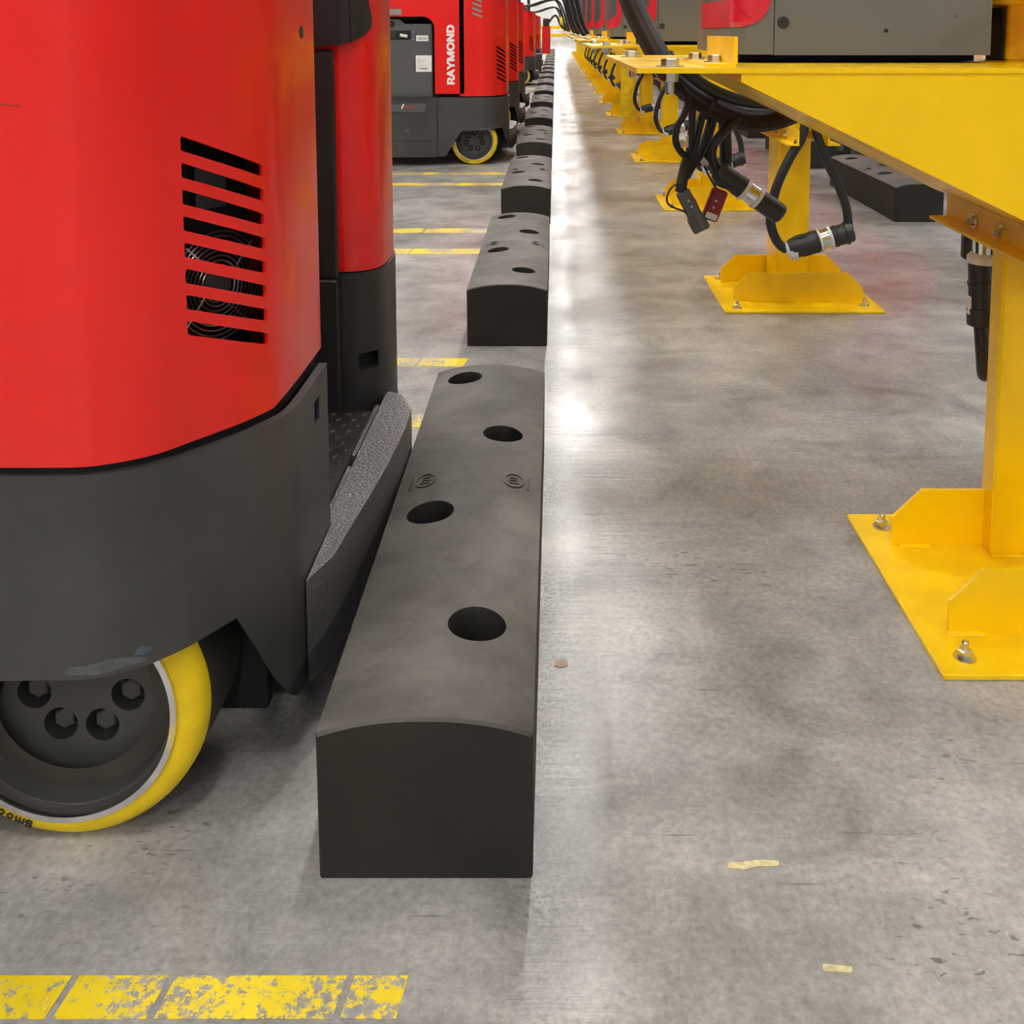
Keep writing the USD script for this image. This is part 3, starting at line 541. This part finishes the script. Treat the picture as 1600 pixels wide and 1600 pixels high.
# ================================================================ yellow stands
def stand(first):
    dy = 0.0 if first else PITCH
    Y = lambda v: v + dy
    t = Thing('charger_stand', (XM, Y(1.747), 0), 'yellow steel stand at the right edge, nearest to the camera, filling the upper right corner' if first else 'yellow steel stand, second from the camera, with a cable loop hanging by its post',
              'stand', 'yellow steel stands in a row')
    bp = t.part('base_plate', cbox(.598, 1.164, Y(1.4835), Y(2.011), 0, .010, .002), 'yellow_floor_plate')
    trap = Polygon([(.647, .010), (.647, .066), (.703, .121), (XM * 2 - .703, .121), (XM * 2 - .647, .066), (XM * 2 - .647, .010)])
    py0, py1 = (1.843, 1.897) if first else (1.70, 1.88)
    for gy in ((1.592, 1.881) if first else (1.594, 1.888)):
        if first and gy > 1.8:      # the rear gusset butts against the post from both sides
            for s in (1, -1):
                h = trap.intersection(sbox(.5, 0, .822, .2) if s > 0 else sbox(.940, 0, 1.3, .2)); t.part('gusset', ext_xz(h, Y(gy), Y(gy) + .008), 'yellow_steel')
        else:
            t.part('gusset', ext_xz(trap, Y(gy), Y(gy) + .008), 'yellow_steel')
    for wx, wy in ((.672, 1.588), (.690, 1.876), (1.09, 1.588)):
        t.part('weld', tube([(wx - .03, Y(wy), .0105), (wx - .01, Y(wy), .0115), (wx + .012, Y(wy), .011), (wx + .03, Y(wy), .0105)], .006, 8, 4), 'yellow_steel')
    if first: t.part('weld', tube([(.822, 1.84, .0105), (.86, 1.838, .012), (.90, 1.838, .012), (.94, 1.84, .0105)], .005, 8, 4), 'yellow_steel')
    t.part('post', cbox(.822, .940, Y(py0), Y(py1), .008, .635, .005), 'yellow_steel')
    for bx, by in ((.652, 1.955), (.648, 1.528), (1.112, 1.562), (1.11, 1.955)):
        t.part('anchor_bolt', hexbolt((bx, Y(by), .010), .0115, .012, .016), 'zinc', smooth=25, label='zinc anchor bolt')
    for s in (1, -1):               # channels lying along the row on both sides of the post
        X = lambda v: XM + s * (v - XM)
        prof = [(X(.79), .602), (X(.832), .602), (X(.832), .655), (X(.826), .655), (X(.826), .608), (X(.79), .608)]
        ch = ext_xz(Polygon(prof), Y(1.43), Y(2.135)); ch.fix_normals()
        c = t.part('channel', ch, 'yellow_steel')
        for by in (1.735, 1.865, 1.60, 1.99): t.part('channel_bolt', hexbolt((X(.826), Y(by), .624), .010, .008, .009, up=(-s, 0, 0)), 'zinc', under=c)
    # tapered bracket carrying the table top
    zb = lambda x: .9185 - .486 * (x - .285); XB = .868
    side = Polygon([(.285, .932), (.285, .9185), (XB, zb(XB)), (2 * XM - XB, zb(XB)), (2 * XM - .285, .9185), (2 * XM - .285, .932)])
    t.part('bracket_plate', ext_xz(side, Y(1.571), Y(1.579)), 'yellow_steel'); t.part('bracket_plate', ext_xz(side, Y(2.33), Y(2.338)), 'yellow_steel')
    und = Polygon([(.285, .932), (.285, .9185), (XB, zb(XB)), (2 * XM - XB, zb(XB)), (2 * XM - .285, .9185), (2 * XM - .285, .932), (2 * XM - .288, .932), (2 * XM - .288, .930), (2 * XM - XB, zb(XB) + .006), (XB, zb(XB) + .006), (.288, .930), (.288, .932)])
    t.part('underside_plate', ext_xz(und, Y(1.579), Y(2.345)), 'yellow_steel')
    t.part('table_top', tri(m3.Manifold.hull_points(np.array([(x, y, z) for z in (.932, .940) for x, y in ((.124, Y(1.5685)), (2 * XM - .124, Y(1.569)), (2 * XM - .114, Y(2.36)), (.114, Y(2.36)))], np.float32))), 'yellow_steel')
    for bx, by in ((.182, 1.63), (.163, 2.20)):
        t.part('table_bolt', cat(hexbolt((bx, Y(by), .940), .0145, .011, 0), hexbolt((bx, Y(by), .932), .0135, .014, .022, up=(0, 0, -1))), 'zinc', smooth=25)
    L = t.part('stop_angle', cat(box(.236, .282, Y(1.60), Y(1.90), .940, .9455)), 'yellow_steel', smooth=False)
    t.part('stop_upright', tri(m3.Manifold.hull_points(np.array([(x + dxx, y, z) for dxx in (0, .006) for z in (.9455, .988) for x, y in ((.278, Y(1.60)), (.264, Y(1.79)))], np.float32))), 'yellow_steel', smooth=False, under=L)
    for bx, by in ((.262, 1.69), (.250, 1.84)): t.part('stop_bolt', hexbolt((bx, Y(by), .9455), .0115, .010, 0), 'zinc', smooth=25, under=L)
    t.part('mast', cbox(.848, .936, Y(1.93), Y(2.02), .940, 1.30, .004), 'yellow_steel')
    t.part('mast_strip', cbox(.841, .848, Y(1.94), Y(2.01), .940, 1.04, .002), 'black_rubber')
    t.part('mast_crossbar', cbox(.785, 2 * XM - .785, Y(1.60), Y(2.30), 1.044, 1.062, .004), 'yellow_steel')
    return t
st0 = stand(True); st = stand(False)
for k in range(2, 20):
    st.copy(0, PITCH * (k - 1), f'yellow steel stand, {ORD[k]} from the camera in the row')

# round yellow post beyond the fourth stand
bl = Thing('bollard', (.815, 11.5, 0), 'round yellow post between the square posts of the stands, under the table edge', 'bollard')
bl.part('sleeve', lathe([(0, 0), (.085, 0), (.085, .80), (.075, .835), (.04, .85), (0, .853)], (.815, 11.5, 0), 'z', 40), 'yellow_tyre', smooth=40)
bl.part('foot_ring', lathe([(.085, 0), (.092, 0), (.092, .02), (.085, .024)], (.815, 11.5, 0), 'z', 40), 'yellow_floor_plate', smooth=40)

# ================================================================ chargers on the tables
def charger():
    x0, x1, y0, y1, z0, z1 = .312, .774, 1.80, 2.28, .954, 1.72
    t = Thing('battery_charger', ((x0 + x1) / 2, (y0 + y1) / 2, .940), 'grey battery charger with a red corner, standing on the nearest yellow table', 'battery charger', 'grey chargers on the yellow tables')
    R = .035
    plan = sbox(x0 + R, y0 + R, x1 - .012, y1 - .012).buffer(.012).union(Point(x0 + R, y0 + R).buffer(R, 10)).union(sbox(x0, y0 + R, x0 + .1, y1 - .02)).union(sbox(x0 + R, y0, x1 - .012, y0 + .1)).intersection(sbox(x0, y0, x1, y1))
    corner = plan.intersection(sbox(0, 0, .3815, 5)); front = plan.intersection(sbox(.383, 0, 5, 5))
    b = t.part('housing', ext(front, z0, z1), 'charger_grey', smooth=30)
    t.part('corner_panel', ext(corner, z0 + .001, z1), 'charger_grey', smooth=30)
    # red J-shaped band wrapped round the corner: (s, z) with s measured from the seam leftwards round the corner
    def wrap(poly, d0, d1):
        e = ext(poly, d0, d1).subdivide_to_size(.014); v = e.vertices.copy(); s, z, d = v[:, 0], v[:, 1], v[:, 2]; out = np.zeros_like(v)
        fl = .382 - (x0 + R); arcl = R * math.pi / 2
        for i in range(len(v)):
            if s[i] <= fl: p, nn = (.382 - s[i], y0), (0, -1)
            elif s[i] <= fl + arcl:
                an = (s[i] - fl) / R; p, nn = (x0 + R - R * math.sin(an), y0 + R - R * math.cos(an)), (-math.sin(an), -math.cos(an))
            else: p, nn = (x0, y0 + R + s[i] - fl - arcl), (-1, 0)
            out[i] = (p[0] + nn[0] * d[i], p[1] + nn[1] * d[i], z[i])
        m = trimesh.Trimesh(out, e.faces, process=False); m.fix_normals(); return m
    an = np.linspace(0, math.pi / 2, 9)
    outer = [(.006, z1 - .01)] + [(.006 + .055 * (1 - math.cos(a)), 1.056 - .053 * math.sin(a)) for a in an] + [(.44, 1.001)]
    innr = [(.44, 1.052)] + [(.033 + .05 * (1 - math.cos(a)), 1.10 - .048 * math.sin(a)) for a in an[::-1]] + [(.033, z1 - .01)]
    t.part('red_band', wrap(Polygon(outer + innr), -.001, .0022), 'red_plastic', smooth=30, label='red band curving round the corner')
    t.part('corner_inset', wrap(Polygon([(.036, z1 - .012)] + [(.036 + .047 * (1 - math.cos(a)), 1.102 - .045 * math.sin(a)) for a in an] + [(.43, 1.057), (.43, z1 - .012)]), -.001, .0014), 'charger_dark', smooth=30)
    t.part('lock', cat(lathe([(0, -.003), (.0095, -.003), (.0105, 0), (.0105, .004), (0, .004)], (.398, y0, 1.011), 'y', 24), box(.3925, .4035, y0 - .0042, y0 - .002, 1.010, 1.012)), 'black_rubber')
    t.part('screw_hole', cyl((.578, y0 - .001, .997), (.578, y0 + .002, .997), .0036, 12), 'dark_void')
    t.part('screw', cyl((.70, y0 - .001, 1.022), (.70, y0 + .002, 1.022), .003, 12), 'battery_grey')
    for fx, fy in ((.43, 1.93), (.745, 1.93), (.43, 2.22), (.745, 2.22)):
        t.part('foot', cyl((fx, fy, .940), (fx, fy, z0 + .002), .022, 20, .026), 'black_rubber')
    t.part('under_shade_block', box(x0 + .02, x1 - .02, y0 + .05, y1 - .03, .942, z0 + .004), 'dark_void', smooth=False)  # black block added to stand for the shade under the charger
    t.part('outlet_cable', tube([(.772, 2.0, 1.0), (.80, 1.99, 1.02), (.815, 1.985, 1.04), (.835, 1.985, 1.062)], .010, 10), 'cable_black')
    t.part('outlet_cable', tube([(.772, 2.03, .98), (.80, 2.02, .995), (.82, 2.02, 1.015), (.838, 2.025, 1.035)], .010, 10), 'cable_black')
    return t
ch = charger()
for k in range(1, 16):
    ch.copy(0, PITCH * k, f'grey battery charger with a red corner band on the {ORD[k]} yellow table from the camera')

# ================================================================ cables
RISE = [(.176, 2.42, 1.067), (.150, 2.42, 1.16), (.10, 2.41, 1.34), (.03, 2.36, 1.49), (-.06, 2.25, 1.535), (-.22, 2.0, 1.50), (-.42, 1.72, 1.425), (-.56, 1.45, 1.395)]
def bundle():
    t = Thing('charging_cable_bundle', (.35, 2.42, .80), 'thick braided black cable bundle running behind the nearest table, with connectors dangling below', 'cable', 'charging cable bundles across the aisle')
    lo = [(.203, 2.42, 1.008), (.232, 2.42, .955), (.263, 2.42, .905), (.303, 2.42, .864), (.344, 2.42, .834), (.390, 2.42, .808), (.443, 2.42, .79), (.496, 2.42, .787), (.557, 2.42, .805), (.60, 2.425, .832), (.64, 2.45, .87)]
    t.part('braided_sleeve', tube(RISE[::-1] + lo, .0355, 44, flat=.62, ribs=11), 'braided_sleeve', smooth=60)
    t.part('smooth_cable', tube([(.262, 2.395, .940), (.272, 2.385, .924), (.315, 2.39, .893), (.363, 2.39, .860), (.424, 2.39, .836), (.484, 2.39, .828), (.544, 2.40, .831), (.60, 2.41, .845)], .0145, 12), 'cable_black', smooth=40)
    t.part('cable_tie', cyl((.362, 2.42, .824), (.372, 2.42, .8195), .0375, 24), 'black_rubber')
    for pts, r in (([(.322, 2.40, .84), (.320, 2.40, .768), (.314, 2.40, .699), (.303, 2.40, .658), (.297, 2.40, .618)], .0085),
                   ([(.353, 2.41, .82), (.339, 2.41, .759), (.328, 2.41, .713), (.316, 2.408, .683), (.305, 2.405, .655)], .0085),
                   ([(.378, 2.43, .808), (.366, 2.43, .757), (.349, 2.43, .711), (.325, 2.425, .676), (.309, 2.415, .65)], .0125),
                   ([(.406, 2.46, .80), (.410, 2.46, .738), (.412, 2.46, .70), (.410, 2.46, .656), (.395, 2.455, .62)], .0155),
                   ([(.287, 2.40, .874), (.308, 2.385, .835), (.300, 2.38, .802), (.284, 2.38, .772), (.281, 2.38, .738), (.293, 2.385, .714), (.313, 2.395, .695)], .0082)):
        t.part('lead', tube(pts, r, 12), 'cable_black', smooth=40)
    t.part('tape_wrap', tube([(.315, 2.405, .70), (.307, 2.405, .672), (.300, 2.402, .64), (.2965, 2.40, .615)], .0135, 12), 'black_rubber', smooth=40)
    # grey two-part connector
    def obox(p, q, w, d, mt, name, under=None, label=None, r=.004):
        p, q = np.array(p, float), np.array(q, float); h = np.linalg.norm(q - p); m = cbox(-w / 2, w / 2, -d / 2, d / 2, 0, h, r)
        z = (q - p) / h; y = np.array((0, 1.0, 0)); y = y - z * y.dot(z); y /= np.linalg.norm(y); x = np.cross(y, z); M = np.eye(4); M[:3, 0], M[:3, 1], M[:3, 2], M[:3, 3] = x, y, z, p
        m.apply_transform(M); return t.part(name, m, mt, under=under, label=label)
    g = obox((.300, 2.40, .618), (.333, 2.40, .553), .034, .030, 'grey_connector', 'connector', label='grey plastic battery connector')
    obox((.318, 2.397, .600), (.350, 2.397, .530), .022, .034, 'grey_connector', 'connector_cap', under=g)
    obox((.3305, 2.40, .558), (.348, 2.40, .524), .042, .034, 'charger_dark', 'connector_mouth', under=g)
    for s in (0, 1): obox((.312 + .007 * s, 2.381, .600 - .014 * s), (.315 + .007 * s, 2.381, .594 - .014 * s), .006, .004, 'zinc', 'contact', under=g)
    t.part('thin_wire', tube([(.301, 2.388, .632), (.278, 2.388, .632), (.263, 2.388, .606), (.269, 2.388, .586), (.300, 2.388, .572), (.312, 2.388, .566)], .0024, 8), 'cable_black', smooth=40)
    rc = obox((.394, 2.42, .618), (.367, 2.42, .545), .038, .026, 'dark_red_plastic', 'red_connector', label='dark red battery connector hanging beside the grey one')
    obox((.3735, 2.405, .563), (.368, 2.405, .549), .028, .003, 'white_plastic', 'connector_label', under=rc)
    for s in (0, 1): obox((.383 - .006 * s, 2.4055, .596 - .016 * s), (.381 - .006 * s, 2.4055, .590 - .016 * s), .006, .003, 'zinc', 'rivet', under=rc)
    t.part('thin_wire', tube([(.355, 2.425, .675), (.366, 2.42, .651), (.384, 2.42, .62)], .0024, 8), 'cable_black', smooth=40)
    # heavy plug with bright collar
    t.part('plug_lead', tube([(.433, 2.40, .791), (.399, 2.385, .765), (.373, 2.38, .736), (.366, 2.38, .705), (.378, 2.38, .672), (.392, 2.38, .660)], .0115, 12), 'cable_black', smooth=40)
    A, B = np.array((.378, 2.38, .671)), np.array((.518, 2.38, .573)); at = lambda f: A + (B - A) * f
    pp = t.part('plug_body', rod(at(0), at(.44), [(0, .021), (.15, .027), (.2, .027), (.25, .025), (.75, .025), (.8, .0265), (1, .0265)]), 'black_plastic')
    t.part('plug_ring', rod(at(.44), at(.49), [(0, .028), (1, .028)]), 'white_plastic', under=pp); t.part('plug_collar', rod(at(.49), at(.66), [(0, .024), (1, .024)]), 'chrome', under=pp, label='bright metal collar')
    t.part('plug_ring', rod(at(.66), at(.71), [(0, .0275), (1, .0275)]), 'white_plastic', under=pp); t.part('plug_sleeve', rod(at(.71), at(1.1), [(0, .025), (.9, .025), (1, .02)]), 'black_plastic', under=pp)
    t.part('small_plug', rod((.366, 2.45, .703), (.336, 2.44, .672), [(0, .017), (.45, .019), (.7, .012), (1, .008)]), 'black_rubber')
    t.part('small_plug_ring', rod((.352, 2.446, .689), (.343, 2.442, .680), [(0, .0205), (1, .0195)]), 'white_plastic')
    t.part('white_tag', cbox(.2905, .3005, 2.378, 2.3835, .722, .742, .002), 'white_plastic')
    t.part('end_tag', cbox(.306, .3125, 2.388, 2.392, .722, .752, .001), 'white_plastic')
    return t
bu = bundle()
def riser():
    t = Thing('charging_cable', (.2, 2.42 + PITCH * 3, .95), 'black charging cables hanging from above beside the far chargers, nearest pair', 'cable', 'charging cables reaching across to the far trucks')
    dy = PITCH * 3
    for o in (0, .075):
        t.part('cable', tube([(x + o * .6, y + dy + o, z - o * .1) for x, y, z in [(.50, 2.50, .84), (.36, 2.46, .86), (.25, 2.43, .93)] + RISE], .017, 10), 'cable_black', smooth=40)
    return t
ri = riser()
for k, lab in ((4, 'second'), (5, 'third'), (8.16, 'fourth'), (11.4, 'farthest')):
    ri.copy(0, PITCH * (k - 3), f'black charging cables reaching from the far stands to the red trucks, {lab} set')

def loop():
    dy = 0
    t = Thing('cable_loop', (.9, 3.5, .24), 'black cable loop with a coupled plug hanging in front of the second stand post', 'cable', 'cable loops hanging at the stands')
    t.part('lead', tube([(.868, 3.617, .90), (.866, 3.535, .84), (.864, 3.5, .749), (.857, 3.5, .672), (.843, 3.5, .621), (.807, 3.5, .557), (.769, 3.5, .472), (.749, 3.5, .394), (.746, 3.5, .327), (.765, 3.5, .273), (.786, 3.5, .247), (.803, 3.5, .238)], .0165, 14), 'cable_black', smooth=40)
    t.part('lead', tube([(1.018, 3.5, .298), (1.014, 3.5, .335), (1.006, 3.5, .385), (.977, 3.5, .461), (.933, 3.5, .55), (.90, 3.5, .635), (.885, 3.5, .694), (.880, 3.51, .749), (.882, 3.535, .84), (.884, 3.617, .90)], .0155, 14), 'cable_black', smooth=40)
    A, B = np.array((.795, 3.5, .234)), np.array((1.030, 3.5, .300)); at = lambda f: A + (B - A) * f
    p = t.part('plug_body', rod(at(.06), at(.50), [(0, .026), (.12, .034), (.3, .038), (.36, .0365), (.62, .0365), (.68, .0395), (.95, .0395), (1, .037)]), 'black_plastic')
    for k in range(6):              # grip ribs
        a = k * math.pi / 3; u = np.array((0, 1.0, 0)); ax = (B - A) / np.linalg.norm(B - A); w = np.cross(ax, u); o = .0375 * (math.cos(a) * u + math.sin(a) * w)
        t.part('grip_rib', cyl(at(.22) + o, at(.34) + o, .0035, 8), 'black_plastic', under=p)
    t.part('plug_ring', rod(at(.50), at(.53), [(0, .041), (1, .041)]), 'white_plastic', under=p); t.part('plug_collar', rod(at(.53), at(.655), [(0, .035), (1, .035)]), 'chrome', under=p, label='bright metal collar')
    t.part('plug_ring', rod(at(.655), at(.69), [(0, .041), (1, .041)]), 'white_plastic', under=p)
    s = t.part('socket_body', rod(at(.69), at(1.0), [(0, .036), (.25, .0385), (.3, .036), (.6, .036), (.65, .040), (.9, .040), (1, .033)]), 'black_plastic')
    t.part('cable_gland', rod(at(.02), at(.07), [(0, .019), (.4, .026), (1, .026)]), 'white_plastic'); t.part('gland_base', rod(at(.06) + (0, 0, -.010), at(.17) + (0, 0, -.011), [(0, .024), (.3, .031), (1, .0355)]), 'white_plastic')
    t.part('lock_clip', cbox(1.018, 1.034, 3.472, 3.49, .262, .288, .003), 'white_plastic')
    return t
lp = loop()
for k in range(2, 13):
    lp.copy(0, PITCH * (k - 1), f'cable loop with a coupled plug hanging before the {ORD[k]} stand')

t = Thing('cable_loop', (.86, 2.0, .3), 'black plug with a white ring hanging upright beside the nearest stand post', 'cable', 'cable loops hanging at the stands')
pb = t.part('plug_body', rod((.843, 2.0, .538), (.850, 2.0, .41), [(0, .0215), (.28, .0215), (.3, .0235), (.36, .0235), (.38, .0215), (.7, .0225), (.72, .026), (.98, .0255), (1, .021)]), 'black_plastic')
t.part('plug_collar', rod((.845, 2.0, .60), (.846, 2.0, .549), [(0, .017), (1, .017)]), 'chrome', under=pb, label='bright metal collar')
t.part('plug_ring', rod((.845, 2.0, .556), (.8435, 2.0, .536), [(0, .020), (.3, .025), (1, .0255)]), 'white_plastic', under=pb)
t.part('lock_clip', cbox(.8225, .829, 1.99, 2.01, .432, .470, .003), 'white_plastic', under=pb)
t.part('lead', tube([(.851, 2.0, .415), (.853, 2.0, .39), (.857, 2.0, .352), (.865, 2.01, .312), (.876, 2.03, .299), (.884, 2.05, .325), (.884, 2.055, .42), (.880, 2.055, .525), (.874, 2.05, .60), (.870, 2.04, .66)], .0135, 12), 'cable_black', smooth=40)
t.part('lead', tube([(.845, 2.0, .598), (.846, 2.0, .63), (.85, 2.02, .66)], .0135, 12), 'cable_black', smooth=40)
t.part('junction_box', cbox(.890, .922, 2.19, 2.215, .499, .60, .004), 'black_plastic')

# ================================================================ far end
t = Thing('guard_rail', (.3, 80, 0), 'yellow two-bar guard rail in front of the far end wall', 'guard rail')
for z in (.50, 1.12): t.part('rail', cbox(-6, 6, 79.96, 80.04, z - .12, z + .12, .02), 'yellow_steel')
for x in (-6, -4, -2, 2.4, 4.2, 6): t.part('post', cbox(x - .08, x + .08, 80.045, 80.2, 0, 1.3, .02), 'yellow_steel')
t = Thing('tow_tractor', (-.35, 21.0, 0), 'slim red machine jutting out over the far wheel stops, with a black top', 'tow tractor')
t.part('body', tri(m3.Manifold.hull_points(np.array([(x, y, z) for x, y in ((-.27, 20.75), (-.14, 20.75), (-.105, 20.80), (-.105, 21.1), (-.14, 21.15), (-.27, 21.15)) for z in (.50, 1.05)], np.float32))), 'red_paint')
t.part('top_unit', cbox(-.255, -.125, 20.80, 21.1, 1.05, 1.21, .02), 'black_plastic')
t.part('chassis', cbox(-.95, -.29, 20.72, 21.18, .10, .50, .02), 'dark_steel')
for y in (20.78, 21.12): t.part('wheel', lathe([(0, -.03), (.09, -.03), (.1, -.02), (.1, .02), (.09, .03), (0, .03)], (-.5, y, .10), 'y', 24), 'tyre_tread')
t = Thing('hose', (-.02, 21.0, 1.1), 'black hose arching from the slim red machine over to the yellow stands', 'hose')
t.part('hose', tube([(-.13, 21.0, 1.14), (-.07, 21.0, 1.22), (-.01, 21.0, 1.27), (.04, 21.0, 1.23), (.09, 21.0, 1.10), (.15, 21.0, 1.02), (.22, 21.0, .99)], .022, 10), 'cable_black')
t.part('end_cap', rod((.135, 21.0, 1.24), (.135, 21.0, 1.07), [(0, .03), (.3, .055), (.8, .05), (1, .03)]), 'yellow_tyre', label='yellow end cap')
t = Thing('marker_post', (-.415, 28.0, 0), 'short blue-grey post with a white cap beyond the last trucks', 'bollard')
t.part('shaft', lathe([(0, 0), (.055, 0), (.055, .48), (0, .48)], (-.415, 28.0, 0), 'z', 24), 'blue_grey'); t.part('cap', lathe([(0, .48), (.058, .48), (.06, .62), (.045, .69), (0, .71)], (-.415, 28.0, 0), 'z', 24), 'white_plastic')
